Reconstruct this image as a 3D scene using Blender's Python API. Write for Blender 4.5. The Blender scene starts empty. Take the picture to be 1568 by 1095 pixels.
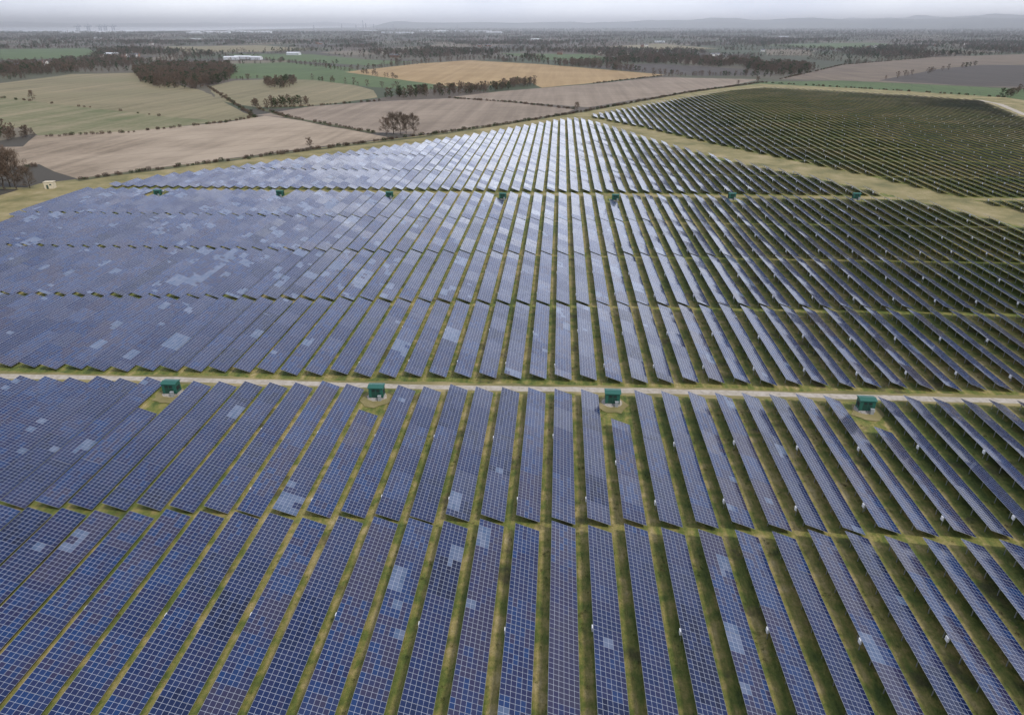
import bpy, math, random
import numpy as np
from mathutils import Vector, noise
random.seed(7); rng=np.random.default_rng(7)
scene=bpy.context.scene
scene.view_settings.view_transform='Standard'
scene.view_settings.look='None'
scene.view_settings.exposure=0
D=bpy.data
# ------------------------------------------------ camera / survey geometry
H=76.0; F=1045.0; TH=math.radians(25.98); PSI=math.radians(3.8)
cam=D.cameras.new('camera'); co=D.objects.new('camera',cam); scene.collection.objects.link(co)
co.location=(0,0,H); co.rotation_euler=(math.pi/2-TH,0,PSI)
cam.sensor_width=36; cam.lens=F/1568*36; cam.clip_start=0.5; cam.clip_end=120000
scene.camera=co
FW=Vector((-math.sin(PSI)*math.cos(TH),math.cos(PSI)*math.cos(TH),-math.sin(TH)))
RT=Vector((math.cos(PSI),math.sin(PSI),0)); UP=RT.cross(FW)
def S(u,v):
    """ground coordinates (metres) surveyed from the aerial photograph"""
    r=FW+RT*((u-784)/F)+UP*((547.5-v)/F)
    t=-H/r.z
    return (r.x*t,r.y*t)
def az(u,d):
    r=FW+RT*((u-784)/F)+UP*(509/F); l=math.hypot(r.x,r.y)
    return (r.x/l*d,r.y/l*d)
# ------------------------------------------------ node helpers
class M:
    def __init__(s,name):
        s.m=D.materials.new(name); s.m.use_nodes=True; s.t=s.m.node_tree; s.n=s.t.nodes; s.l=s.t.links
        s.b=s.n['Principled BSDF']; s.b.inputs['Roughness'].default_value=0.9
    def node(s,ty,**k):
        n=s.n.new(ty)
        for a,b in k.items(): setattr(n,a,b)
        return n
    def put(s,sock,v):
        if hasattr(v,'is_output') : s.l.new(v,sock)
        elif v is not None:
            if isinstance(v,(tuple,list)) and len(v)==3 and sock.type=='RGBA': v=(*v,1)
            sock.default_value=v
    def math(s,op,a,b=None,c=None,clamp=False):
        n=s.node('ShaderNodeMath',operation=op,use_clamp=clamp)
        s.put(n.inputs[0],a); 
        if b is not None: s.put(n.inputs[1],b)
        if c is not None: s.put(n.inputs[2],c)
        return n.outputs[0]
    def vmath(s,op,a,b=None,scale=None):
        n=s.node('ShaderNodeVectorMath',operation=op)
        s.put(n.inputs[0],a)
        if b is not None: s.put(n.inputs[1],b)
        if scale is not None: s.put(n.inputs[3],scale)
        return n.outputs[0]
    def mix(s,f,a,b,blend='MIX'):
        n=s.node('ShaderNodeMix',data_type='RGBA',blend_type=blend)
        s.put(n.inputs[0],f); s.put(n.inputs[6],a); s.put(n.inputs[7],b)
        return n.outputs[2]
    def ramp(s,f,stops,interp='LINEAR'):
        n=s.node('ShaderNodeValToRGB'); n.color_ramp.interpolation=interp
        e=n.color_ramp.elements
        while len(e)<len(stops): e.new(0.5)
        for i,(p,c) in enumerate(stops):
            e[i].position=p; e[i].color=(*c,1) if isinstance(c,(tuple,list)) else (c,c,c,1)
        s.put(n.inputs[0],f); return n.outputs[0]
    def pos(s):
        return s.node('ShaderNodeNewGeometry').outputs['Position']
    def mapr(s,v,sc=(1,1,1),rot=0.0,loc=(0,0,0)):
        n=s.node('ShaderNodeMapping'); s.put(n.inputs[0],v)
        n.inputs['Scale'].default_value=sc; n.inputs['Rotation'].default_value=(0,0,rot); n.inputs['Location'].default_value=loc
        return n.outputs[0]
    def noise(s,v,sc,det=4,rough=0.55,col=False):
        n=s.node('ShaderNodeTexNoise'); s.put(n.inputs['Vector'],v)
        n.inputs['Scale'].default_value=sc; n.inputs['Detail'].default_value=det; n.inputs['Roughness'].default_value=rough
        return n.outputs['Color' if col else 'Fac']
    def bump(s,h,st=0.5,dist=0.1):
        n=s.node('ShaderNodeBump'); s.put(n.inputs['Height'],h); n.inputs['Strength'].default_value=st; n.inputs['Distance'].default_value=dist
        s.l.new(n.outputs[0],s.b.inputs['Normal'])
    def base(s,c): s.put(s.b.inputs['Base Color'],c)
    def rough(s,c): s.put(s.b.inputs['Roughness'],c)

def plain(name,c,r=0.7,metal=0,var=0.25,sc=2.0):
    m=M(name); n=m.noise(m.pos(),sc,3)
    c2=tuple(x*(1-var) for x in c); c1=tuple(min(1,x*(1+var)) for x in c)
    m.base(m.mix(n,c2,c1)); m.rough(r); m.b.inputs['Metallic'].default_value=metal
    return m.m

PITCH=5.95; SK=0.016; XO=2.6
# ---- site grass
def grass_mat():
    m=M('rough_pasture_grass'); p=m.pos()
    n1=m.noise(p,0.03,4); n2=m.noise(p,0.35,5,0.65); n3=m.noise(p,2.5,4,0.7)
    ns=m.noise(m.mapr(p,(1,0.12,1)),0.9,4,0.6)
    sx=m.node('ShaderNodeSeparateXYZ'); m.put(sx.inputs[0],p)
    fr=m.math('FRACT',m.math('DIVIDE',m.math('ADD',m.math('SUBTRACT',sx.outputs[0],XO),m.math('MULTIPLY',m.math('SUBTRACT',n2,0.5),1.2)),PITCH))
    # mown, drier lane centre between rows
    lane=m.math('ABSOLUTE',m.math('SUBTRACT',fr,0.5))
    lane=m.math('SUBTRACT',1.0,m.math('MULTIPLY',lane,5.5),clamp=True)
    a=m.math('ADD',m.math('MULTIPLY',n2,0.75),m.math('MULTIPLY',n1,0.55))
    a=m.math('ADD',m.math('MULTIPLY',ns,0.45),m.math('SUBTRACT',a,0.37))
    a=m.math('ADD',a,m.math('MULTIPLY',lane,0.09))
    c=m.ramp(a,[(0.32,(0.065,0.10,0.018)),(0.46,(0.145,0.175,0.032)),(0.56,(0.26,0.235,0.06)),(0.66,(0.40,0.315,0.12)),(0.78,(0.50,0.40,0.20))])
    c=m.mix(m.math('MULTIPLY',m.ramp(n3,[(0.35,0.0),(0.75,1.0)]),0.45),c,(0.06,0.08,0.016))
    mud=m.ramp(m.noise(p,0.085,5,.65),[(0.58,0.0),(0.66,1.0)])
    c=m.mix(m.math('MULTIPLY',mud,0.7),c,(0.06,0.05,0.025))
    m.base(c); m.bump(m.math('ADD',n3,n2),0.8,0.3); return m.m
GRASS=grass_mat()
def verge_mat():
    m=M('dry_verge_grass'); p=m.pos()
    n=m.noise(p,0.06,6,0.6); n2=m.noise(p,0.7,4)
    c=m.ramp(n,[(0.3,(0.13,0.13,0.045)),(0.5,(0.29,0.24,0.10)),(0.68,(0.44,0.35,0.19))])
    c=m.mix(m.math('MULTIPLY',n2,0.5),c,(0.11,0.105,0.035)); m.base(c); m.bump(n2,0.6,0.2); return m.m
VERGE=verge_mat()
def field_mat(name,c1,c2,rot=0.3,fur=0.25,c3=None,furf=0.5,tram=0.35):
    m=M(name); p=m.pos()
    n=m.noise(p,0.012,6,0.6); f=m.noise(m.mapr(p,(1,0.035,1),rot),fur,3,0.6); n3=m.noise(p,0.25,4,0.65)
    a=m.math('ADD',m.math('MULTIPLY',n,1-furf),m.math('MULTIPLY',f,furf))
    a=m.math('ADD',m.math('MULTIPLY',n3,0.25),m.math('SUBTRACT',a,0.125))
    c=m.ramp(a,[(0.38,c1),(0.62,c2)])
    if c3: c=m.mix(m.math('MULTIPLY',m.ramp(m.noise(p,0.006,3),[(0.45,0.0),(0.62,1.0)]),0.7),c,c3)
    # tractor tramlines
    sx=m.node('ShaderNodeSeparateXYZ'); m.put(sx.inputs[0],m.mapr(p,(1,1,1),rot))
    w=m.math('ADD',sx.outputs[0],m.math('MULTIPLY',n,22.0))
    tl=m.math('LESS_THAN',m.math('FRACT',m.math('DIVIDE',w,24.0)),0.07)
    c=m.mix(m.math('MULTIPLY',tl,tram),c,tuple(x*.6 for x in c1))
    m.base(c); return m.m
F_BROWN=field_mat('stubble_soil',(0.19,0.145,0.095),(0.36,0.28,0.195),0.9,0.12,(0.41,0.33,0.24))
F_PINK=field_mat('pale_bare_soil',(0.20,0.155,0.11),(0.31,0.245,0.18),1.2,0.1)
F_ORANGE=field_mat('dry_crop_soil',(0.29,0.19,0.08),(0.40,0.275,0.13),1.2,0.08)
F_GREEN=field_mat('winter_wheat_green',(0.06,0.098,0.028),(0.09,0.135,0.042),0.4,0.1)
F_OLIVE=field_mat('olive_pasture',(0.16,0.14,0.07),(0.28,0.23,0.13),0.5,0.07,(0.18,0.165,0.08))
F_STRIPE=field_mat('striped_pasture',(0.11,0.125,0.045),(0.27,0.225,0.13),1.35,0.07)
F_DARK=field_mat('ploughed_dark_soil',(0.05,0.042,0.034),(0.08,0.066,0.052),1.2,0.1)
F_UMBER=field_mat('brown_fallow',(0.12,0.09,0.063),(0.20,0.155,0.105),1.2,0.1)
def country_mat():
    m=M('distant_farmland'); p=m.pos()
    w=m.noise(p,0.002,3,col=True)
    v=m.node('ShaderNodeTexVoronoi'); v.inputs['Scale'].default_value=1.0
    pp=m.vmath('ADD',p,m.vmath('SCALE',w,scale=120.0))
    m.put(v.inputs['Vector'],m.mapr(pp,(0.0042,0.0028,0.0),0.35))
    sep=m.node('ShaderNodeSeparateColor'); m.put(sep.inputs[0],v.outputs['Color'])
    c=m.ramp(sep.outputs[0],[(0.0,(0.055,0.075,0.03)),(0.18,(0.085,0.09,0.045)),(0.38,(0.11,0.095,0.06)),(0.5,(0.065,0.055,0.04)),(0.64,(0.20,0.165,0.11)),(0.74,(0.055,0.065,0.03)),(0.84,(0.12,0.095,0.07))],'CONSTANT')
    c=m.mix(m.math('MULTIPLY',m.noise(p,0.02,5),0.6),c,(0.05,0.046,0.033))
    m.base(c); return m.m
COUNTRY=country_mat()
def gravel():
    m=M('crushed_stone_track'); p=m.pos()
    n=m.noise(p,0.8,5,0.7); n2=m.noise(p,0.08,3)
    c=m.ramp(n,[(0.3,(0.30,0.26,0.2)),(0.5,(0.45,0.40,0.33)),(0.75,(0.55,0.50,0.43))])
    c=m.mix(m.ramp(n2,[(0.5,0.0),(0.75,0.5)]),c,(0.28,0.24,0.15)); m.base(c); m.bump(n,0.4,0.05); return m.m
GRAVEL=gravel()
# ---- pv glass
def pv():
    m=M('photovoltaic_module'); uv=m.node('ShaderNodeUVMap').outputs[0]
    s=m.node('ShaderNodeSeparateXYZ'); m.put(s.inputs[0],uv)
    U=m.math('DIVIDE',s.outputs[0],0.7); V=m.math('DIVIDE',s.outputs[1],0.8)
    fu=m.math('FRACT',U); fv=m.math('FRACT',V)
    du=m.math('MINIMUM',fu,m.math('SUBTRACT',1.0,fu)); dv=m.math('MINIMUM',fv,m.math('SUBTRACT',1.0,fv))
    line=m.math('LESS_THAN',m.math('MINIMUM',du,dv),0.027)
    def cell(ku,kv,seed):
        cx=m.node('ShaderNodeCombineXYZ')
        m.put(cx.inputs[0],m.math('FLOOR',m.math('DIVIDE',U,ku))); m.put(cx.inputs[1],m.math('FLOOR',m.math('DIVIDE',V,kv))); cx.inputs[2].default_value=seed
        w=m.node('ShaderNodeTexWhiteNoise'); m.put(w.inputs['Vector'],cx.outputs[0])
        return w.outputs['Value'],w.outputs['Color']
    r1,c1=cell(1,2,1.0); r2,c2=cell(6,10,2.0); r3,c3=cell(2,2,3.0); r4,c4=cell(6,61,4.0); r5,c5=cell(3,6,5.0)
    a=m.math('ADD',m.math('MULTIPLY',r1,0.24),m.math('ADD',m.math('MULTIPLY',r2,0.30),m.math('MULTIPLY',r4,0.46)))
    col=m.ramp(a,[(0.12,(0.004,0.009,0.038)),(0.34,(0.006,0.020,0.082)),(0.48,(0.016,0.020,0.068)),(0.60,(0.007,0.035,0.125)),(0.74,(0.026,0.026,0.072)),(0.9,(0.033,0.032,0.068))])
    # paler module groups at random; extra ones at left are painted-in cloud reflections
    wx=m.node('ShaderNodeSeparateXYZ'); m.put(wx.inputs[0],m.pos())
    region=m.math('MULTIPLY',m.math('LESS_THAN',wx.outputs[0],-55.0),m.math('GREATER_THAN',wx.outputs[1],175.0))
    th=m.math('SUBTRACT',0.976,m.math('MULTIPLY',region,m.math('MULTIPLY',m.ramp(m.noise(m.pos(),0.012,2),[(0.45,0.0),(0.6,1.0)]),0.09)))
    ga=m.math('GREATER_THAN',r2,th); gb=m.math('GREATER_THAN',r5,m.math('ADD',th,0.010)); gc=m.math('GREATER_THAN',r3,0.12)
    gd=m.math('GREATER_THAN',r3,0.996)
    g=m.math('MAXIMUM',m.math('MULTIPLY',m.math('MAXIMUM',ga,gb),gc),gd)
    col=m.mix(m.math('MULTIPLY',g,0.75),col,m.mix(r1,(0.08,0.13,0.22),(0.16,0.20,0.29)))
    col=m.mix(m.math('MULTIPLY',m.noise(m.pos(),0.6,3),0.03),col,(0.12,0.11,0.10))
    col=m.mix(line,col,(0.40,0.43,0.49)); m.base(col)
    m.rough(m.math('ADD',m.math('MULTIPLY',r1,0.06),0.12))
    m.b.inputs['IOR'].default_value=1.5
    # each module sits at a very slightly different angle
    g=m.node('ShaderNodeNewGeometry').outputs['Normal']
    d1=m.vmath('SCALE',m.vmath('SUBTRACT',c1,(0.5,0.5,0.5)),scale=0.022)
    d2=m.vmath('SCALE',m.vmath('SUBTRACT',c2,(0.5,0.5,0.5)),scale=0.07)
    nn=m.vmath('NORMALIZE',m.vmath('ADD',g,m.vmath('ADD',d1,d2)))
    m.l.new(nn,m.b.inputs['Normal'])
    return m.m
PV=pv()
BACK=plain('module_backsheet',(0.12,0.12,0.13),0.6)
STEEL=plain('galvanised_steel',(0.42,0.43,0.44),0.45,0.6)
WHITEBOX=plain('inverter_white_paint',(0.85,0.85,0.85),0.5,0,0.04)
# ------------------------------------------------ mesh builder
class MB:
    def __init__(s): s.v=[];s.f=[];s.m=[];s.uv={}
    def box(s,c,h,mat=0,rz=0.0):
        cx,cy,cz=c; hx,hy,hz=h; b=len(s.v); ca,sa=math.cos(rz),math.sin(rz)
        for z in(-hz,hz):
            for x,y in((-hx,-hy),(hx,-hy),(hx,hy),(-hx,hy)):
                s.v.append((cx+x*ca-y*sa,cy+x*sa+y*ca,cz+z))
        for q in((3,2,1,0),(4,5,6,7),(0,1,5,4),(1,2,6,5),(2,3,7,6),(3,0,4,7)):
            s.f.append(tuple(b+i for i in q)); s.m.append(mat)
    def face(s,pts,mat=0):
        b=len(s.v); s.v+=list(pts); s.f.append(tuple(range(b,b+len(pts)))); s.m.append(mat)
    def tube(s,p0,p1,r0,r1,n=5,mat=0,cap=False):
        p0=Vector(p0);p1=Vector(p1); d=(p1-p0).normalized(); a=d.orthogonal().normalized(); bb=d.cross(a); b=len(s.v)
        for p,r in((p0,r0),(p1,r1)):
            for i in range(n):
                t=2*math.pi*i/n; q=p+a*math.cos(t)*r+bb*math.sin(t)*r; s.v.append(tuple(q))
        for i in range(n):
            j=(i+1)%n; s.f.append((b+i,b+j,b+n+j,b+n+i)); s.m.append(mat)
        if cap: s.f.append(tuple(b+n+i for i in range(n))); s.m.append(mat)
    def mesh(s,name,mats):
        me=D.meshes.new(name); me.from_pydata(s.v,[],s.f)
        for m in mats: me.materials.append(m)
        me.polygons.foreach_set('material_index',s.m)
        if s.uv:
            ul=me.uv_layers.new(name='UVMap'); arr=np.zeros((len(me.loops),2),dtype=np.float32)
            st=np.zeros(len(me.polygons),dtype=np.int32); me.polygons.foreach_get('loop_start',st)
            for fi,uvs in s.uv.items():
                for k,u in enumerate(uvs): arr[st[fi]+k]=u
            ul.data.foreach_set('uv',arr.ravel())
        me.update(); return me
def link(name,me,parent=None,loc=None,rz=0,sc=1):
    o=D.objects.new(name,me); scene.collection.objects.link(o)
    if parent: o.parent=parent
    if loc is not None: o.location=loc
    o.rotation_euler[2]=rz
    if sc!=1: o.scale=(sc,)*3
    return o
def empty(name,loc,rz=0,sc=1):
    o=D.objects.new(name,None); scene.collection.objects.link(o); o.location=loc; o.rotation_euler[2]=rz; o.scale=(sc,)*3; o.empty_display_size=1; return o
# ------------------------------------------------ ground
b=MB(); G=60000
b.face([(-G,-3000,0),(G,-3000,0),(G,G,0),(-G,G,0)]); link('ground',b.mesh('ground',[COUNTRY]))
layer=[0.02]
def wob(poly,amp=0.0,step=40):
    out=[]
    for i in range(len(poly)):
        a=Vector(poly[i]);c=Vector(poly[(i+1)%len(poly)]); L=(c-a).length; n=max(1,min(40,int(L/step)))
        for k in range(n):
            q=a.lerp(c,k/n)
            if k and amp: q=q+Vector((noise.noise(Vector((q.x*.02,q.y*.02,1)))*amp,noise.noise(Vector((q.x*.02,q.y*.02,7)))*amp))
            out.append((q.x,q.y))
    return out
def sheet(name,poly,mat,amp=3,step=25,world=False):
    p=poly if world else [S(*q) for q in poly]
    p=wob(p,amp,step); b=MB(); z=layer[0]; layer[0]+=0.006
    b.face([(x,y,z) for x,y in p]); me=b.mesh(name,[mat])
    import bmesh
    bm=bmesh.new(); bm.from_mesh(me); bmesh.ops.triangulate(bm,faces=bm.faces)
    for f in bm.faces:
        if f.normal.z<0: f.normal_flip()
    bm.to_mesh(me); bm.free()
    return link(name,me)
FIELDS=[
 ('striped_field',[(-260,190),(-200,140),(0,128),(110,114),(215,112),(250,125),(312,140),(345,158),(392,181),(345,186),(255,180),(0,150),(-200,150)],F_OLIVE),
 ('pasture_field',[(-260,215),(-220,150),(0,150),(255,179),(345,186),(200,203),(60,210),(45,196),(-60,196)],F_STRIPE),
 ('olive_field',[(318,134),(360,124),(455,121),(530,127),(572,139),(578,150),(520,158),(470,163),(392,165),(335,155)],F_OLIVE),
 ('wheat_field',[(325,99),(440,96),(535,104),(560,112),(640,123),(700,134),(640,139),(560,133),(480,123),(400,121),(345,121),(360,108)],F_GREEN),
 ('dry_crop_field',[(528,111),(640,98),(720,93),(830,99),(1018,115),(905,128),(830,135),(815,127),(760,131),(690,133),(610,122)],F_ORANGE),
 ('stubble_field',[(-260,300),(-200,230),(35,225),(55,208),(190,202),(345,188),(405,178),(440,182),(560,204),(600,212),(480,226),(330,246),(205,262),(118,274),(60,252),(-60,262)],F_BROWN),
 ('bare_soil_field',[(392,177),(480,163),(580,156),(690,151),(760,155),(860,166),(880,168),(868,173),(760,190),(640,207),(570,203),(445,181)],F_PINK),
 ('bare_soil_field',[(692,149),(770,140),(900,130),(1012,119),(1165,122),(1110,133),(1050,141),(900,165),(790,157)],F_PINK),
 ('wheat_field',[(0,76),(130,75),(160,83),(110,90),(0,92)],F_GREEN),
 ('wheat_field',[(345,84),(480,84),(560,92),(640,95),(560,101),(420,92)],F_GREEN),
 ('olive_field',[(250,72),(400,70),(480,76),(400,80),(260,80)],F_OLIVE),
 ('green_margin_field',[(1075,142),(1160,126),(1290,124),(1500,134),(1620,140),(1700,175),(1540,154),(1350,148),(1165,136)],F_GREEN),
 ('fallow_field',[(1195,122),(1290,100),(1430,88),(1620,82),(1680,120),(1620,138),(1500,133),(1290,124)],F_UMBER),
 ('ploughed_field',[(1345,124),(1440,106),(1500,100),(1640,100),(1660,135),(1500,133)],F_DARK),
 ('fallow_field',[(890,102),(1000,98),(1130,106),(1190,115),(1080,117),(1010,113)],F_DARK),
 ('olive_field',[(900,73),(1010,68),(1100,75),(1000,80)],F_OLIVE),
 ('wheat_field',[(1150,70),(1330,66),(1400,70),(1300,76)],F_GREEN),
 ('wheat_field',[(760,82),(900,84),(960,94),(830,92)],F_GREEN),
]
polysF=[]
for n,p,m in FIELDS:
    sheet(n,p,m); polysF.append([S(*q) for q in p])
SITE=[(-900,1500),(-700,560),(-200,380),(0,300),(60,282),(118,275),(205,263),(330,247),(480,228),(640,209),(760,191),(885,172),(1050,142),(1165,129),(1350,138),(1540,150),(1640,165),(1800,260),(2300,560),(2600,1500)]
sheet('site_grassland',SITE,VERGE)
MAIN=[(-1000,1500),(-700,640),(-330,470),(0,347),(60,316),(140,292),(250,273),(380,257),(500,241),(620,225),(730,208),(800,196),(850,187),(884,183),(925,193),(985,212),(1060,232),(1150,254),(1230,270),(1320,290),(1440,318),(1570,350),(1800,410),(2400,640),(2700,1500)]
EAST=[(900,180),(960,168),(1050,151),(1120,139),(1168,135),(1260,140),(1400,149),(1500,156),(1560,180),(1640,210),(1820,300),(1820,380),(1568,326),(1440,296),(1300,264),(1200,244),(1100,223),(1000,200),(940,188)]
MAINw=[S(*q) for q in MAIN]; EASTw=[S(*q) for q in EAST]
def grow(poly,k):
    c=(sum(p[0] for p in poly)/len(poly),sum(p[1] for p in poly)/len(poly))
    return [(c[0]+(p[0]-c[0])*k,c[1]+(p[1]-c[1])*k) for p in poly]
sheet('row_grass',grow(MAINw,1.004),GRASS,1.0,15,True); sheet('row_grass',grow(EASTw,1.0),GRASS,1.0,15,True)
def inside(x,y,poly):
    c=False;j=len(poly)-1
    for i in range(len(poly)):
        xi,yi=poly[i];xj,yj=poly[j]
        if (yi>y)!=(yj>y) and x<(xj-xi)*(y-yi)/(yj-yi)+xi: c=not c
        j=i
    return c
# ------------------------------------------------ service tracks
def track(name,pts,w,mat,jit=0.35,world=True,sub=4.0):
    P=[Vector(p) for p in pts]; line=[]
    for a,c in zip(P,P[1:]):
        n=max(1,int((c-a).length/sub))
        for k in range(n): line.append(a.lerp(c,k/n))
    line.append(P[-1]); b=MB(); z=layer[0]; layer[0]+=0.006
    L=[];R=[]
    for i,q in enumerate(line):
        d=(line[min(i+1,len(line)-1)]-line[max(i-1,0)]).normalized(); nrm=Vector((-d.y,d.x))
        L.append(q+nrm*(w/2+random.uniform(-jit,jit))); R.append(q-nrm*(w/2+random.uniform(-jit,jit)))
    for i in range(len(line)-1):
        b.face([(R[i].x,R[i].y,z),(R[i+1].x,R[i+1].y,z),(L[i+1].x,L[i+1].y,z),(L[i].x,L[i].y,z)])
    return link(name,b.mesh(name,[mat]))
RY=139.2
track('road_verge',[(x,RY+SK*x) for x in range(-330,331,30)],4.4,VERGE,0.5)
track('gravel_road',[(x,RY+SK*x+0.35*math.sin(x*0.05)) for x in range(-330,331,10)],2.3,GRAVEL,0.18)
track('grass_track',[(x,341.5+SK*x) for x in range(-330,420,30)],5.0,VERGE,0.6)
track('gravel_road',[S(1500,154),S(1530,160),S(1568,176),S(1620,190)],6,GRAVEL,0.4)
track('worn_grass_track',[S(-60,345),S(0,318),S(45,300),S(80,290)],3,VERGE,0.3)
HB=plain('hedge_bottom_grass',(0.085,0.085,0.04),0.95,0,0.5,0.3)
track('hedge_bank',[S(118,277),S(205,265),S(330,249),S(480,230),S(640,211),S(760,193),S(885,173),S(1050,143),S(1165,127)],6,HB,0.8,sub=8)
track('field_edge',[S(570,204),S(445,181),S(395,166)],6,HB,0.8,sub=8)
# ------------------------------------------------ kiosks positions
K1=[S(265,603),S(578,609),S(937,618),S(1323,629)]
K2=[S(243,301),S(430,302),S(597,304),S(770,306),S(942,308),S(1120,306),S(1310,306)]
# ------------------------------------------------ solar tables
TILT=math.radians(20); W=4.2; LOW=0.75
breaks=[]
for a,c in [(-6,41.2),(42,90.0),(90.6,136.8),(142.2,190.1),(190.7,239.9),(240.5,288.7),(289.3,337.6)]: breaks.append((a,c))
y=345.0
while y<1100: breaks.append((y,y+48.6)); y+=49.4
def zoff(x,y): return 0.35*noise.noise(Vector((x*0.012,y*0.012,3)))+0.12*noise.noise(Vector((x*.05,y*.05,9)))
def array(name,polyw,xr,seed,ymax):
    b=MB(); random.seed(seed); cnt=0
    for i in range(int(xr[0]/PITCH),int(xr[1]/PITCH)):
        xc=i*PITCH+XO
        for bi,(y0,y1) in enumerate(breaks):
            if y0>ymax: continue
            y0s=y0+SK*xc+random.uniform(-0.2,0.2); y1s=y1+SK*xc+random.uniform(-0.2,0.2)
            if bi==2: y1s+=random.uniform(-0.8,0.2)
            nst=1.6; n=int((y1s-y0s)/nst); ok=[]
            y0s+= (y1s-y0s-n*nst)/2
            for k in range(n):
                ym=y0s+(k+.5)*nst; g=inside(xc,ym,polyw)
                if g:
                    for kx,ky in K1:
                        if abs(xc-kx)<3.6 and ym>ky-9.5 and ym<ky+3.5: g=False
                    for kx,ky in K2:
                        if abs(xc-kx)<3.8 and abs(ym-ky)<5.0: g=False
                ok.append(g)
            k=0
            while k<n:
                if not ok[k]: k+=1; continue
                e=k
                while e<n and ok[e] : e+=1
                if e-k>=3:
                    jt=random.gauss(0,0.004)
                    kk=k
                    while kk<e:
                        ke=min(e,kk+8); 
                        if e-ke<3: ke=e
                        ya=y0s+kk*nst; yb=y0s+ke*nst-0.03
                        za=zoff(xc,ya)+random.gauss(0,0.015); zb=zoff(xc,yb)+random.gauss(0,0.015)
                        t=TILT+jt+random.gauss(0,0.007); c,s_=math.cos(t),math.sin(t)
                        zc=LOW+W/2*math.sin(TILT)
                        T=[]
                        for (yy,zz) in ((ya,za),(yb,zb)):
                            T.append((xc-W/2*c,yy,zc+zz+W/2*s_)); T.append((xc+W/2*c,yy,zc+zz-W/2*s_))
                        th=0.06; off=(-s_*th,0,-c*th)
                        b0=len(b.v); top=[T[0],T[1],T[3],T[2]]
                        b.v+=top+[(p[0]+off[0],p[1],p[2]+off[2]) for p in top]
                        fi=len(b.f)
                        b.f+=[(b0,b0+1,b0+2,b0+3),(b0+7,b0+6,b0+5,b0+4),(b0,b0+4,b0+5,b0+1),(b0+1,b0+5,b0+6,b0+2),(b0+2,b0+6,b0+7,b0+3),(b0+3,b0+7,b0+4,b0)]
                        b.m+=[0,1,2,2,2,2]
                        va=bi*122*0.8+kk*nst; vb=bi*122*0.8+ke*nst; u0=(i+400)*4.2
                        b.uv[fi]=[(u0+.001,va),(u0+4.199,va),(u0+4.199,vb),(u0+.001,vb)]
                        if ya<420:
                            npst=3 if ya<260 else 2
                            for q in range(npst):
                                yp=ya+(q+0.5)/npst*(yb-ya); zz=za+(zb-za)*(yp-ya)/(yb-ya)
                                for dx in(-1.35,1.2):
                                    ht=zc+zz-dx*math.tan(t)-0.1
                                    b.box((xc+dx,yp,ht/2),(0.05,0.07,ht/2),2)
                                if ya<260:
                                    x0,x1=xc-1.8,xc+1.8; z0=zc+zz+1.8*math.tan(t)-0.12; z1=zc+zz-1.8*math.tan(t)-0.12
                                    b.face([(x0,yp,z0),(x1,yp,z1),(x1,yp,z1-0.12),(x0,yp,z0-0.12)],2)
                        kk=ke
                    if ya<700:
                        yy=y0s+k*nst
                        for fr in ((0.12,) if (i+bi)%2 else (0.55,)):
                            yp=yy+fr*(e-k)*nst+random.uniform(-1,1)
                            b.box((xc-2.03,yp,1.7+zoff(xc,yp)),(0.12,0.3,0.36),3)
                            b.box((xc-1.85,yp,1.0),(0.05,0.05,1.0),2)
                    cnt+=1
                k=e
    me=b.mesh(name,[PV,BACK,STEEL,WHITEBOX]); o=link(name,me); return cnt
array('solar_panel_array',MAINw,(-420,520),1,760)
array('solar_panel_array',EASTw,(-60,760),2,1100)
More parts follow.
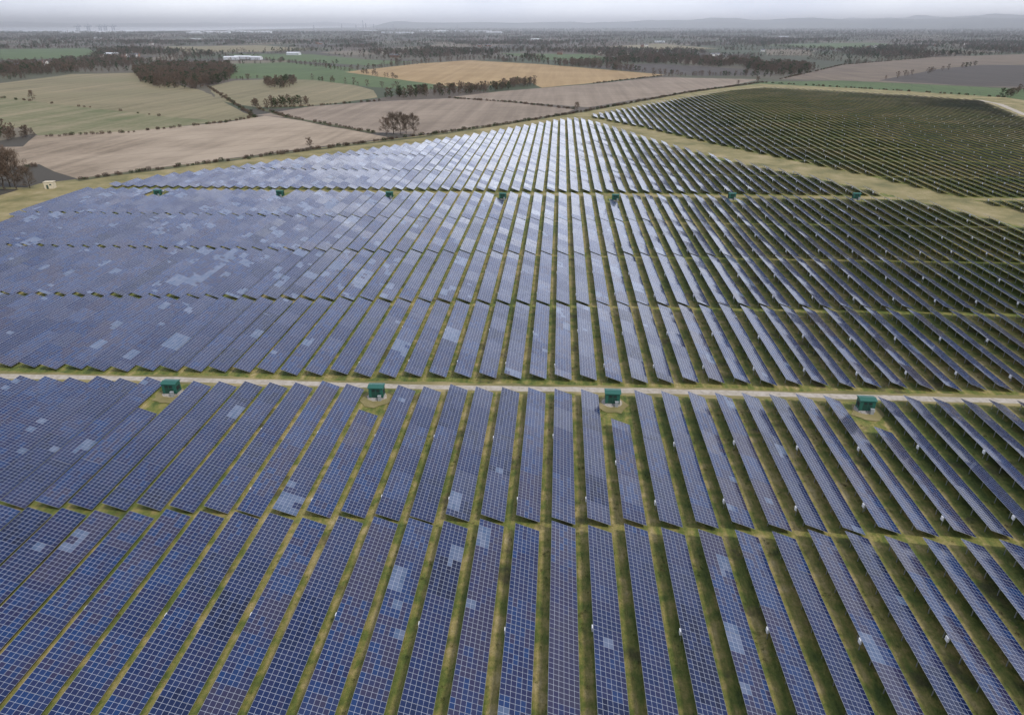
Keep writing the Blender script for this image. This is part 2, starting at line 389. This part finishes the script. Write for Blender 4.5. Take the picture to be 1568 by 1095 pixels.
# ------------------------------------------------ kiosks
GREENP=plain('green_painted_steel',(0.018,0.115,0.085),0.5,0,0.15); GREEND=plain('dark_green_steel',(0.012,0.06,0.045),0.5)
CONC=plain('concrete',(0.42,0.40,0.37),0.9); BLACK=plain('dark_louvre',(0.02,0.02,0.02),0.8); GREYP=plain('grey_cabinet_paint',(0.35,0.37,0.38),0.5)
def kiosk(loc,rz=0):
    e=empty('transformer_kiosk',(loc[0],loc[1],0),rz)
    def part(n,fn,mat):
        b=MB(); fn(b); return link(n,b.mesh('kiosk_'+n,[mat]),e)
    part('plinth',lambda b:b.box((0,0,0.3),(1.7,1.2,0.25)),CONC)
    part('skid_legs',lambda b:[b.box((x,yy,0.62),(0.1,0.12,0.07)) for x in(-1.5,0,1.5) for yy in(-1,1)],BLACK)
    part('body',lambda b:b.box((0,0,1.85),(1.6,1.1,1.16)),GREENP)
    def roof(b):
        x0,x1,y0,y1,z0,z1=-1.8,1.8,-1.3,1.3,3.03,3.33
        b.box((0,0,3.06),(1.8,1.3,0.045))
        b.face([(x0,y0,3.108),(x1,y0,3.108),(x1,0,z1+.05),(x0,0,z1+.05)]); b.face([(x1,y1,3.108),(x0,y1,3.108),(x0,0,z1+.05),(x1,0,z1+.05)])
        b.face([(x0,y1,3.108),(x0,y0,3.108),(x0,0,z1+.05)]); b.face([(x1,y0,3.108),(x1,y1,3.108),(x1,0,z1+.05)])
    part('roof',roof,GREENP)
    part('doors',lambda b:[b.box((x,-1.115,1.75),(0.46,0.012,0.95)) for x in(-0.5,0.5)],GREEND)
    part('louvres',lambda b:[b.box((x,-1.14,2.2+k*0.09),(0.3,0.012,0.025)) for x in(-0.5,0.5) for k in range(5)]+[b.box((1.615,0,1.3+k*.12),(0.012,0.7,0.035)) for k in range(9)]+[b.box((-1.615,0,1.3+k*.12),(0.012,0.7,0.035)) for k in range(9)],BLACK)
    part('switch_cabinet',lambda b:(b.box((0.9,-1.75,0.75),(0.35,0.25,0.7)),b.box((0.9,-1.75,1.48),(0.4,0.3,0.03))),GREYP)
    part('steps',lambda b:(b.box((-0.5,-1.4,0.2),(0.6,0.2,0.2)),b.box((-0.5,-1.75,0.1),(0.6,0.15,0.1))),CONC)
for k in K1:
    kiosk(k,random.uniform(-.05,.05))
    b=MB(); pts=[(k[0]+(3.3+random.uniform(-.7,.7))*math.cos(t),k[1]-1.0+(3.8+random.uniform(-.6,.6))*math.sin(t),0.26) for t in np.linspace(0,6.283,18,endpoint=False)]
    b.face(pts); link('kiosk_pad',b.mesh('kiosk_pad',[VERGE]))
    b=MB(); pts=[(k[0]+(2.3+random.uniform(-.2,.2))*math.cos(t),k[1]+(2.0+random.uniform(-.3,.3))*math.sin(t),0.268) for t in np.linspace(0,6.283,18,endpoint=False)]
    b.face(pts); link('kiosk_pad',b.mesh('kiosk_pad',[GRAVEL]))
for k in K2: kiosk(k,random.uniform(-.1,.1))
# ------------------------------------------------ trees
BARK=plain('bare_branch_bark',(0.10,0.08,0.062),0.95,0,0.3,0.5)
TWIG=plain('winter_twigs',(0.13,0.10,0.075),0.95,0,0.45,0.25)
TWIG2=plain('reddish_twigs',(0.155,0.11,0.08),0.95,0,0.45,0.25)
LEAF=plain('evergreen_foliage',(0.05,0.07,0.03),0.9,0,0.5,0.3)
def tree_mesh(name,seed,h,twigs,tw,mat=TWIG,ever=False,full=1.0,nb=13):
    r=random.Random(seed); b=MB(); tips=[]
    top=h*0.9; rad0=h*0.02; pts=[]; q=Vector((0,0,-.1)); n=7
    for k in range(n+1):
        pts.append(Vector((q.x,q.y,top*k/n-.1))); q=q+Vector((r.gauss(0,.25),r.gauss(0,.25),0))
    for k in range(n): b.tube(pts[k],pts[k+1],rad0*(1-k/n*.85),rad0*(1-(k+1)/n*.85),5,0)
    def br(p,d,L,rad,lv):
        q=p+d*L; b.tube(p,q,rad,rad*.5,3,0)
        for t in (.4,.7,1.0): tips.append(p.lerp(q,t))
        if lv>=(2 if nb>10 else 1): return
        for k in range(3):
            nd=(d+Vector((r.gauss(0,.55),r.gauss(0,.55),r.uniform(-.1,.6)))).normalized()
            br(p.lerp(q,r.uniform(.35,1)),nd,L*r.uniform(.5,.7),rad*.5,lv+1)
    for k in range(nb):
        f=0.12+0.85*(k+r.random()*.6)/nb
        kk=min(n-1,int(f*n)); p=pts[kk].lerp(pts[kk+1],f*n-kk); a=k*2.4+r.uniform(-.5,.5)
        env=math.sin(math.pi*min(1,(f*0.82+0.13)))**.7
        d=Vector((math.cos(a),math.sin(a),0.25+f*1.0)).normalized()
        br(p,d,h*0.23*env*full*r.uniform(.75,1.2),rad0*.4,0)
    for _ in range(twigs):
        c=r.choice(tips)+Vector((r.gauss(0,1),r.gauss(0,1),r.gauss(0.1,.9)))*h*0.035
        if c.z<h*.06: c.z=h*r.uniform(.06,.3)
        if ever: d=Vector((r.uniform(-1,1),r.uniform(-1,1),r.uniform(-.6,.8))).normalized()*tw*3
        else: d=(Vector((c.x,c.y,c.z-h*0.35))*(1.2/h)+Vector((r.uniform(-1,1),r.uniform(-1,1),r.uniform(-.2,1.2)))*.6).normalized()*r.uniform(0.04,0.09)*h
        s_=d.cross(Vector((r.uniform(-1,1),r.uniform(-1,1),r.uniform(-1,1)))).normalized()*tw*r.uniform(.6,1.3)*(1.8 if ever else 1)
        b.face([tuple(c-s_),tuple(c+s_),tuple(c+d)],1)
    return b.mesh(name,[BARK,mat])
def shrub_mesh(name,seed,mat,n=160,h=3.0):
    r=random.Random(seed); b=MB()
    for _ in range(7):
        a=r.uniform(0,6.28); b.tube((0,0,-.1),(math.cos(a)*1.1*h/3,math.sin(a)*1.1*h/3,h*r.uniform(.6,.95)),.02*h,.007*h,3,0)
    for _ in range(n):
        a=r.uniform(0,6.28); rr=math.sqrt(r.random())*h*0.6; z=r.uniform(0.02,0.95)*h*(1-0.5*(rr/h))
        c=Vector((math.cos(a)*rr,math.sin(a)*rr,z)); d=Vector((c.x*.3,c.y*.3,r.uniform(.1,.9))).normalized()*r.uniform(.4,.9)*h/3
        s_=d.cross(Vector((r.uniform(-1,1),r.uniform(-1,1),r.uniform(-1,1)))).normalized()*r.uniform(.1,.25)*h/3
        b.face([tuple(c-s_),tuple(c+s_),tuple(c+d)],1)
    return b.mesh(name,[BARK,mat])
near=[tree_mesh('bare_tree_mesh',s,15,3600,0.055,TWIG if s%2 else TWIG2,full=1.3,nb=16) for s in (11,12,13,14)]
def src(name,meshes):
    c=D.collections.new(name)
    for m in meshes:
        o=D.objects.new(m.name,m); c.objects.link(o)
    return c
C_TREE=src('woodland_trees',[tree_mesh('woodland_tree_mesh',20+s,13,330,0.32,(TWIG,TWIG2,TWIG,TWIG2,LEAF)[s],ever=(s==4),full=1.1+.1*s,nb=9) for s in range(5)])
C_FAR=src('far_woodland_trees',[tree_mesh('far_tree_mesh',40+s,13,110,0.7,(TWIG,TWIG2,TWIG,LEAF)[s],ever=(s==3),full=1.2,nb=4) for s in range(4)])
C_SHRUB=src('hedge_shrubs',[shrub_mesh('hedge_shrub_mesh',s,(TWIG,TWIG2,LEAF)[s%3]) for s in range(4)])
TG=[plain('tussock_dry',(0.38,0.30,0.14),0.95,0,.3),plain('tussock_green',(0.09,0.13,0.025),0.95,0,.3),plain('dock_weed_dark',(0.05,0.045,0.02),0.95,0,.3)]
C_TUFT=src('grass_tufts',[shrub_mesh('tussock_mesh',60+s,TG[(0,1,0,1,1,2)[s]],70,0.42) for s in range(6)])
def scatter(name,pts,coll):
    me=D.meshes.new(name); me.from_pydata([(x,y_,0) for x,y_,s_ in pts],[],[])
    a=me.attributes.new('scl','FLOAT','POINT'); a.data.foreach_set('value',[p[2] for p in pts])
    o=link(name,me)
    ng=D.node_groups.new(name+'_nodes','GeometryNodeTree')
    ng.interface.new_socket('Geometry',in_out='INPUT',socket_type='NodeSocketGeometry'); ng.interface.new_socket('Geometry',in_out='OUTPUT',socket_type='NodeSocketGeometry')
    N=ng.nodes; L=ng.links
    i=N.new('NodeGroupInput'); u=N.new('NodeGroupOutput'); ip=N.new('GeometryNodeInstanceOnPoints'); ci=N.new('GeometryNodeCollectionInfo')
    ci.inputs['Collection'].default_value=coll; ci.inputs['Separate Children'].default_value=True; ci.inputs['Reset Children'].default_value=True
    rv=N.new('FunctionNodeRandomValue'); rv.data_type='FLOAT_VECTOR'; rv.inputs[0].default_value=(0,0,0); rv.inputs[1].default_value=(0.08,0.08,6.28)
    at=N.new('GeometryNodeInputNamedAttribute'); at.data_type='FLOAT'; at.inputs[0].default_value='scl'
    ri=N.new('FunctionNodeRandomValue'); ri.data_type='INT'; ri.inputs[4].default_value=0; ri.inputs[5].default_value=len(coll.objects)-1; ri.inputs['Seed'].default_value=3
    L.new(i.outputs[0],ip.inputs['Points']); L.new(ci.outputs[0],ip.inputs['Instance']); ip.inputs['Pick Instance'].default_value=True
    L.new(ri.outputs[2],ip.inputs['Instance Index']); L.new(rv.outputs[0],ip.inputs['Rotation']); L.new(at.outputs[0],ip.inputs['Scale']); L.new(ip.outputs[0],u.inputs[0])
    md=o.modifiers.new('instances','NODES'); md.node_group=ng
    return o
random.seed(99)
for (u,v,s_) in [(8,292,1.4),(26,290,1.25),(46,289,0.7),(16,287,1.1),(-20,294,1.5),(-50,298,1.3),(592,207,0.8),(603,206,1.0),(613,206,1.05),(622,205,0.9),(634,205,.95),(883,170,0.55),(50,154,.7),(475,228,0.45),(1160,127,.5),(1130,131,.45)]:
    x,y_=S(u,v); link('bare_tree',random.choice(near),None,(x,y_,0),random.uniform(0,6),s_*random.uniform(.9,1.08))
def along(pts,step,s0,s1,jit=1.5,gap=0.0):
    out=[]; P=[Vector(p) for p in pts]
    for a,c in zip(P,P[1:]):
        L=(c-a).length; n=max(1,int(L/step))
        for k in range(n):
            if random.random()<gap: continue
            q=a.lerp(c,(k+random.random())/n); out.append((q.x+random.gauss(0,jit),q.y+random.gauss(0,jit),random.uniform(s0,s1)))
    return out
def fill(poly,dens,s0,s1):
    p=[S(*q) for q in poly]; xs=[a[0] for a in p]; ys=[a[1] for a in p]
    A=(max(xs)-min(xs))*(max(ys)-min(ys)); out=[]
    for _ in range(int(A*dens)):
        x=random.uniform(min(xs),max(xs)); y_=random.uniform(min(ys),max(ys))
        if inside(x,y_,p): out.append((x,y_,random.uniform(s0,s1)))
    return out
tf=[]
for i in range(-30,30):
    for _ in range(150):
        y_=random.uniform(40,190)
        if 136<y_-SK*i*PITCH<142.5: continue
        if noise.noise(Vector((i*PITCH*.09,y_*.09,4)))<random.uniform(-.5,.45): tf.append((i*PITCH+XO+2.1+random.uniform(-.1,1.9),y_,random.uniform(.35,1.0)**1.5+.15))
scatter('grass_tussocks',tf,C_TUFT)
hed=[]
for line,st,g in [([(118,277),(205,265),(330,249),(480,230),(600,214),(760,193),(885,173),(1050,143),(1165,127)],2.0,.2),
  ([(572,204),(445,181),(395,167)],3,.4),([(392,179),(345,188),(190,204),(60,210)],3,.3),([(880,168),(790,158),(690,151)],2.5,.1),([(400,166),(480,163),(580,155)],3,.3),
  ([(0,150),(255,179)],5,.8),([(1165,127),(1350,138),(1540,150)],3,.4),([(1195,122),(1290,100),(1430,88)],4,.3),([(905,129),(1015,117)],4,.3),([(320,134),(392,181)],3,.1),([(60,255),(0,262)],3,.2)]:
    hed+=along([S(*q) for q in line],st,0.45,.9,1.2,g)
scatter('hedgerow',hed,C_SHRUB)
wd=[]
wd+=fill([(205,112),(240,103),(350,103),(362,112),(345,128),(300,137),(245,136),(215,125)],0.013,.6,1.1)
wd+=fill([(403,128),(450,124),(458,133),(430,136),(408,135)],0.015,.5,.9)
wd+=fill([(382,163),(470,157),(472,162),(400,169)],0.02,.4,.75)
wd+=fill([(575,151),(640,141),(730,136),(820,126),(820,132),(740,143),(640,150)],0.015,.4,.85)
wd+=fill([(-80,215),(-60,202),(40,200),(50,212),(0,218)],0.02,.4,.75)
wd+=fill([(60,100),(110,92),(200,88),(230,96),(200,104),(110,108)],0.006,.5,.9)
for line,st,g in [([(0,118),(100,110),(215,104)],8,.3),([(215,112),(330,100),(440,97)],9,.2),([(440,97),(530,109),(610,122)],9,.25),([(530,109),(720,92),(900,101),(1020,115)],9,.25),
   ([(345,121),(480,123),(560,134),(640,139)],10,.5),([(1020,115),(1195,119)],9,.3),([(1290,100),(1440,88),(1600,82)],10,.2),([(1500,100),(1345,124)],12,.6),([(1540,150),(1568,140)],6,.2)]:
    wd+=along([S(*q) for q in line],st,.35,.8,3,g)
# distant hedgerow network and copses
gx,gy=240,150; ROT=0.35; ca,sa=math.cos(ROT),math.sin(ROT)
nodes={}
def nd(i,j):
    if (i,j) not in nodes:
        r=random.Random(i*7919+j*104729); x=(i+r.uniform(-.35,.35))*gx; y_=(j+r.uniform(-.35,.35))*gy
        nodes[(i,j)]=(x*ca-y_*sa,x*sa+y_*ca)
    return nodes[(i,j)]
HFOV=math.tan(math.radians(41))
def vis(x,y_,dmin,dmax):
    xr=x*math.cos(PSI)+y_*math.sin(PSI); yr=-x*math.sin(PSI)+y_*math.cos(PSI)
    return dmin<yr<dmax and abs(xr)<yr*HFOV+200
def free(x,y_): return not any(inside(x,y_,p) for p in polysF) and not inside(x,y_,SITEw)
SITEw=[S(*q) for q in SITE]
far=[]
for i in range(-42,47):
    for j in range(-12,60):
        a=nd(i,j)
        if not vis(a[0],a[1],1100,7000): continue
        for c in (nd(i+1,j),nd(i,j+1)):
            if random.random()<0.15: continue
            st=7 if a[1]<3500 else 12; w=random.choice((1.5,1.5,3,16))
            for (x,y_,s_) in along([a,c],st,.35,.75 if w<10 else 1.1,w,random.choice((.0,.1,.3))):
                if free(x,y_): far.append((x,y_,s_))
for _ in range(80000):
    yr=1200*(8500/1200)**(random.random()**.8); xr=random.uniform(-1,1)*(yr*HFOV+100)
    x=xr*math.cos(PSI)-yr*math.sin(PSI); y_=xr*math.sin(PSI)+yr*math.cos(PSI)
    n=noise.noise(Vector((x*0.0024,y_*0.0016,5)))+0.5*noise.noise(Vector((x*.006,y_*.005,2)))
    if n>0.24-0.06*(yr/3000) and free(x,y_): far.append((x,y_,random.uniform(.6,1.15)))
for _ in range(24000):
    yr=6500*(26000/6500)**random.random(); xr=random.uniform(-1,1)*(yr*HFOV)
    if xr<-yr*0.18 and yr>8300: continue
    x=xr*math.cos(PSI)-yr*math.sin(PSI); y_=xr*math.sin(PSI)+yr*math.cos(PSI)
    if noise.noise(Vector((x*0.0006,y_*0.0006,8)))>-0.25: far.append((x,y_,random.uniform(1.0,1.6)))
wd+=[p for p in far if p[1]<1800]; far=[p for p in far if p[1]>=1800]
scatter('woodland',wd,C_TREE); scatter('distant_woodland',far,C_FAR)
# ------------------------------------------------ houses
BRICK=plain('red_brick',(0.28,0.16,0.11),0.9); RENDERW=plain('white_render',(0.72,0.7,0.66),0.8,0,.08); TILE=plain('roof_tiles',(0.15,0.10,0.08),0.9); SLATE=plain('slate_roof',(0.15,0.155,0.17),0.7)
GLASS=plain('window_glass',(0.03,0.04,0.05),0.15); CREAM=plain('cream_block',(0.62,0.55,0.4),0.85); SHED=plain('pale_sheet_cladding',(0.66,0.68,0.70),0.6,0,.06); DOORM=plain('door_paint',(0.05,0.08,0.06),0.5)
def house(name,loc,w,d,h,rh,wall,roof,rz,chim=True):
    e=empty(name,(loc[0],loc[1],0),rz)
    b=MB(); b.box((0,0,h/2),(w/2,d/2,h/2)); x=w/2
    b.face([(x,-d/2,h),(x,d/2,h),(x,0,h+rh-.02)]); b.face([(-x,d/2,h),(-x,-d/2,h),(-x,0,h+rh-.02)]); link('walls',b.mesh('walls',[wall]),e)
    b=MB(); o=.3; z=h-o*rh/(d/2)+.05
    b.face([(-x-o,-d/2-o,z),(x+o,-d/2-o,z),(x+o,0,h+rh+.05),(-x-o,0,h+rh+.05)]); b.face([(x+o,d/2+o,z),(-x-o,d/2+o,z),(-x-o,0,h+rh+.05),(x+o,0,h+rh+.05)]); link('roof',b.mesh('roof',[roof]),e)
    b=MB(); n=max(2,int(w/3))
    for fl in range(max(1,int(h/2.6))):
        for k in range(n):
            xx=-w/2+(k+.5)*w/n
            for sg in(-1,1):
                if fl==0 and k==n//2 and sg<0: continue
                b.box((xx,sg*(d/2+.01),1.5+fl*2.6),(.5,.02,.55))
    link('windows',b.mesh('windows',[GLASS]),e)
    b=MB(); b.box((-w/2+(n//2+.5)*w/n,-d/2-.02,1.02),(.5,.03,1.02)); link('door',b.mesh('door',[DOORM]),e)
    if chim:
        b=MB(); b.box((w/2-.6,0,h+rh+.4),(.4,.5,.9)); b.tube((w/2-.6,0,h+rh+1.3),(w/2-.6,0,h+rh+1.6),.15,.12,6,0,True); link('chimney',b.mesh('chimney',[BRICK]),e)
for (u,v) in [(140,91),(160,90),(178,89),(196,91),(212,88),(600,88),(870,84),(905,83),(955,86),(1015,84),(1060,88),(1085,86),(1300,76),(1340,74),(1420,72),(1490,70),(740,72),(560,70),(480,68),(240,70),(60,100),(1180,80),(1110,92),(980,72),(660,76),(20,104)]:
    for k in range(random.choice((1,1,2,2,3))):
        x,y_=S(u+random.uniform(-14,14),v+random.uniform(-1,1)*.8); wh=random.random()<.45
        house('white_rendered_house' if wh else 'brick_house',(x,y_),random.uniform(9,15),8,5.3,3,RENDERW if wh else BRICK,random.choice((TILE,SLATE)),random.uniform(-.7,.7))
for (u,v,w) in [(355,92,34),(372,91,40),(392,92,28),(172,86,40),(450,85,36),(1010,66,45),(300,62,60),(820,62,50),(1200,58,60),(150,60,50)]:
    x,y_=S(u,v); house('farm_shed',(x,y_),w,16,5.5,2.5,SHED,SHED,random.uniform(-.3,.3),False)
x,y_=S(78,289); e=empty('cream_substation_hut',(x,y_,0),0.25)
b=MB(); b.box((0,0,1.7),(2.2,1.7,1.7)); link('walls',b.mesh('w',[CREAM]),e)
b=MB(); b.box((0,0,3.5),(2.4,1.9,0.1)); b.box((0,0,3.7),(1.0,.8,.1)); link('roof',b.mesh('r',[CREAM]),e)
b=MB(); b.box((-.7,-1.72,1.1),(.5,.03,1.05)); b.box((.9,-1.72,2.2),(.5,.03,.35)); link('door',b.mesh('d',[DOORM]),e)
for k in range(30):
    u=random.uniform(90,420) if k<20 else random.uniform(520,760); x,y_=az(u,random.uniform(6800,9200))
    house('distant_warehouse',(x,y_),random.uniform(90,200),60,13,4,SHED,SHED,random.uniform(-.2,.2),False)
STK=plain('stack_concrete',(0.4,0.4,0.42),0.8)
def stack(u,d,h,r):
    x,y_=az(u,d); e=empty('industrial_chimney',(x,y_,0)); b=MB(); b.tube((0,0,0),(0,0,h),r,r*.6,12,0,True); link('shaft',b.mesh('shaft',[STK]),e)
    b=MB(); b.tube((0,0,h*.93),(0,0,h*.96),r*.8,r*.8,12,0,True); b.box((0,0,6),(r*4,r*3,6)); link('base_and_collar',b.mesh('coll',[STK]),e)
for u,d,h,r in [(556,11000,130,6),(560,11200,95,8),(572,11000,85,6),(545,11000,70,9),(523,11000,85,6),(602,11500,80,6),(480,11500,70,7),(700,11500,75,5)]: stack(u,d,h,r)
CR=plain('crane_steel',(0.3,0.33,0.38),0.7)
for u in (118,134,152,160,172):
    x,y_=az(u,11500); e=empty('dock_crane',(x,y_,0)); b=MB()
    for dx in(-14,14):
        for dy in(-8,8): b.box((dx,dy,27),(2.2,2.2,27))
    link('legs',b.mesh('legs',[CR]),e); b=MB(); b.box((0,0,56),(55,4,3)); b.tube((0,0,56),(0,0,82),3,1.5,4); b.tube((0,0,80),(50,0,58),1.4,1.4,4); link('boom',b.mesh('boom',[CR]),e)
# ------------------------------------------------ water and hills
wm=M('estuary_water'); wm.base((0.22,0.25,0.28)); wm.rough(0.3); wm.bump(wm.noise(wm.pos(),0.02,3),0.2,2)
P=[az(-300,10200),az(0,9800),az(180,10400),az(330,12000),az(430,15000),az(520,22000),az(620,34000),az(300,50000),az(-300,50000)]
b=MB(); b.face([(x,y_,1.2) for x,y_ in P]); link('water',b.mesh('water',[wm.m]))
hm=M('hill_land'); hp=hm.pos(); hm.base(hm.ramp(hm.noise(hm.mapr(hp,(1,1,3)),0.0012,6,.65),[(0.35,(0.07,0.08,0.07)),(0.55,(0.11,0.12,0.09)),(0.7,(0.15,0.15,0.12))]))
def ridge(name,u0,u1,d,prof,depth,seed):
    b=MB(); n=160; K=10
    for k in range(K+1):
        for i in range(n+1):
            u=u0+(u1-u0)*i/n; x,y_=az(u,d+depth*k/K)
            h=np.interp(u,[p[0] for p in prof],[p[1] for p in prof])*math.sin(math.pi*k/K)**.7
            h*=1+0.22*noise.fractal(Vector((x*.0009,y_*.0004,seed)),.8,2.2,5)
            b.v.append((x,y_,max(h,0)-1))
    for k in range(K):
        for i in range(n):
            a=k*(n+1)+i; b.f.append((a,a+1,a+n+2,a+n+1)); b.m.append(0)
    me=b.mesh(name,[hm.m]); me.polygons.foreach_set('use_smooth',[True]*len(me.polygons)); link(name,me)
ridge('hills',560,1750,18500,[(560,0),(600,140),(700,125),(800,130),(860,145),(900,135),(960,150),(1050,205),(1130,235),(1200,200),(1300,215),(1400,190),(1500,210),(1568,200),(1750,210)],5000,1)
ridge('hills',-200,620,33000,[(-200,150),(0,170),(150,110),(300,150),(420,120),(500,170),(620,0)],4000,6)
ridge('hills',1000,1900,27000,[(1000,0),(1150,200),(1300,280),(1500,340),(1900,340)],4000,9)
# ------------------------------------------------ haze (real air volume near the ground)
b=MB(); b.box((0,22600,165),(50000,21950,175)); hz=link('atmospheric_haze',b.mesh('haze',[]))
m=D.materials.new('haze_air'); m.use_nodes=True; m.node_tree.nodes.clear(); o=m.node_tree.nodes.new('ShaderNodeOutputMaterial'); v=m.node_tree.nodes.new('ShaderNodeVolumeScatter')
v.inputs['Color'].default_value=(0.93,0.965,1.0,1); v.inputs['Density'].default_value=1/12000; v.inputs['Anisotropy'].default_value=0.8
m.node_tree.links.new(v.outputs[0],o.inputs['Volume']); hz.data.materials.append(m)
# ------------------------------------------------ light
SUN_EL=math.radians(54); SUN_AZ=math.radians(125)  # azimuth clockwise from +Y
sd=D.lights.new('sun','SUN'); sd.energy=2.0; sd.angle=math.radians(10); sd.color=(1,0.95,0.88)
so=D.objects.new('sun',sd); scene.collection.objects.link(so)
dv=Vector((math.sin(SUN_AZ)*math.cos(SUN_EL),math.cos(SUN_AZ)*math.cos(SUN_EL),math.sin(SUN_EL)))
so.rotation_euler=dv.to_track_quat('Z','Y').to_euler(); so.location=(0,0,500)
w=D.worlds.new('World'); scene.world=w; w.use_nodes=True; N=w.node_tree.nodes; L=w.node_tree.links
bg=N['Background']; sk=N.new('ShaderNodeTexSky'); sk.sky_type='NISHITA'; sk.sun_disc=False; sk.sun_elevation=SUN_EL; sk.sun_rotation=SUN_AZ
sk.air_density=1.0; sk.dust_density=4.0; sk.altitude=80
mx=N.new('ShaderNodeMix'); mx.data_type='RGBA'; mx.inputs[0].default_value=0.75
L.new(sk.outputs[0],mx.inputs[6]); 
tc=N.new('ShaderNodeTexCoord'); mp=N.new('ShaderNodeMapping'); mp.inputs['Scale'].default_value=(1,1,3.0); ns=N.new('ShaderNodeTexNoise'); ns.inputs['Scale'].default_value=3; ns.inputs['Detail'].default_value=5
rp=N.new('ShaderNodeValToRGB'); rp.color_ramp.elements[0].position=.35; rp.color_ramp.elements[0].color=(0.75,0.78,0.88,1); rp.color_ramp.elements[1].position=.65; rp.color_ramp.elements[1].color=(1.15,1.14,1.13,1)
L.new(tc.outputs['Generated'],mp.inputs[0]); L.new(mp.outputs[0],ns.inputs['Vector']); L.new(ns.outputs[0],rp.inputs[0])
sx=N.new('ShaderNodeSeparateXYZ'); L.new(tc.outputs['Generated'],sx.inputs[0])
gr=N.new('ShaderNodeValToRGB'); e=gr.color_ramp.elements; e[0].position=0; e[0].color=(15.5,16.4,18.0,1); e[1].position=0.10; e[1].color=(12.6,13.1,14.2,1); q=e.new(0.35); q.color=(7.8,8.1,9.2,1); q=e.new(0.85); q.color=(4.9,5.5,7.0,1)
L.new(sx.outputs[2],gr.inputs[0])
ml=N.new('ShaderNodeMix'); ml.data_type='RGBA'; ml.blend_type='MULTIPLY'; ml.inputs[0].default_value=1
L.new(gr.outputs[0],ml.inputs[6]); L.new(rp.outputs[0],ml.inputs[7])
# bright cloud bank ahead, unseen, added to whiten the panels' reflections
A,E=math.radians(-3),math.radians(16)
dt=N.new('ShaderNodeVectorMath'); dt.operation='DOT_PRODUCT'; L.new(tc.outputs['Generated'],dt.inputs[0]); dt.inputs[1].default_value=(math.sin(A)*math.cos(E),math.cos(A)*math.cos(E),math.sin(E))
br=N.new('ShaderNodeMapRange'); br.interpolation_type='SMOOTHSTEP'; br.inputs[1].default_value=.76; br.inputs[2].default_value=.99; br.inputs[3].default_value=1.0; br.inputs[4].default_value=2.2
L.new(dt.outputs['Value'],br.inputs[0])
fh=N.new('ShaderNodeMapRange'); fh.inputs[1].default_value=.04; fh.inputs[2].default_value=.13; L.new(sx.outputs[2],fh.inputs[0])
mb=N.new('ShaderNodeMix'); mb.data_type='FLOAT'; mb.inputs[2].default_value=1.0; L.new(fh.outputs[0],mb.inputs[0]); L.new(br.outputs[0],mb.inputs[3])
sc=N.new('ShaderNodeVectorMath'); sc.operation='SCALE'; L.new(ml.outputs[2],sc.inputs[0]); L.new(mb.outputs[0],sc.inputs[3])
L.new(sc.outputs[0],mx.inputs[7])
L.new(mx.outputs[2],bg.inputs[0]); bg.inputs[1].default_value=0.1
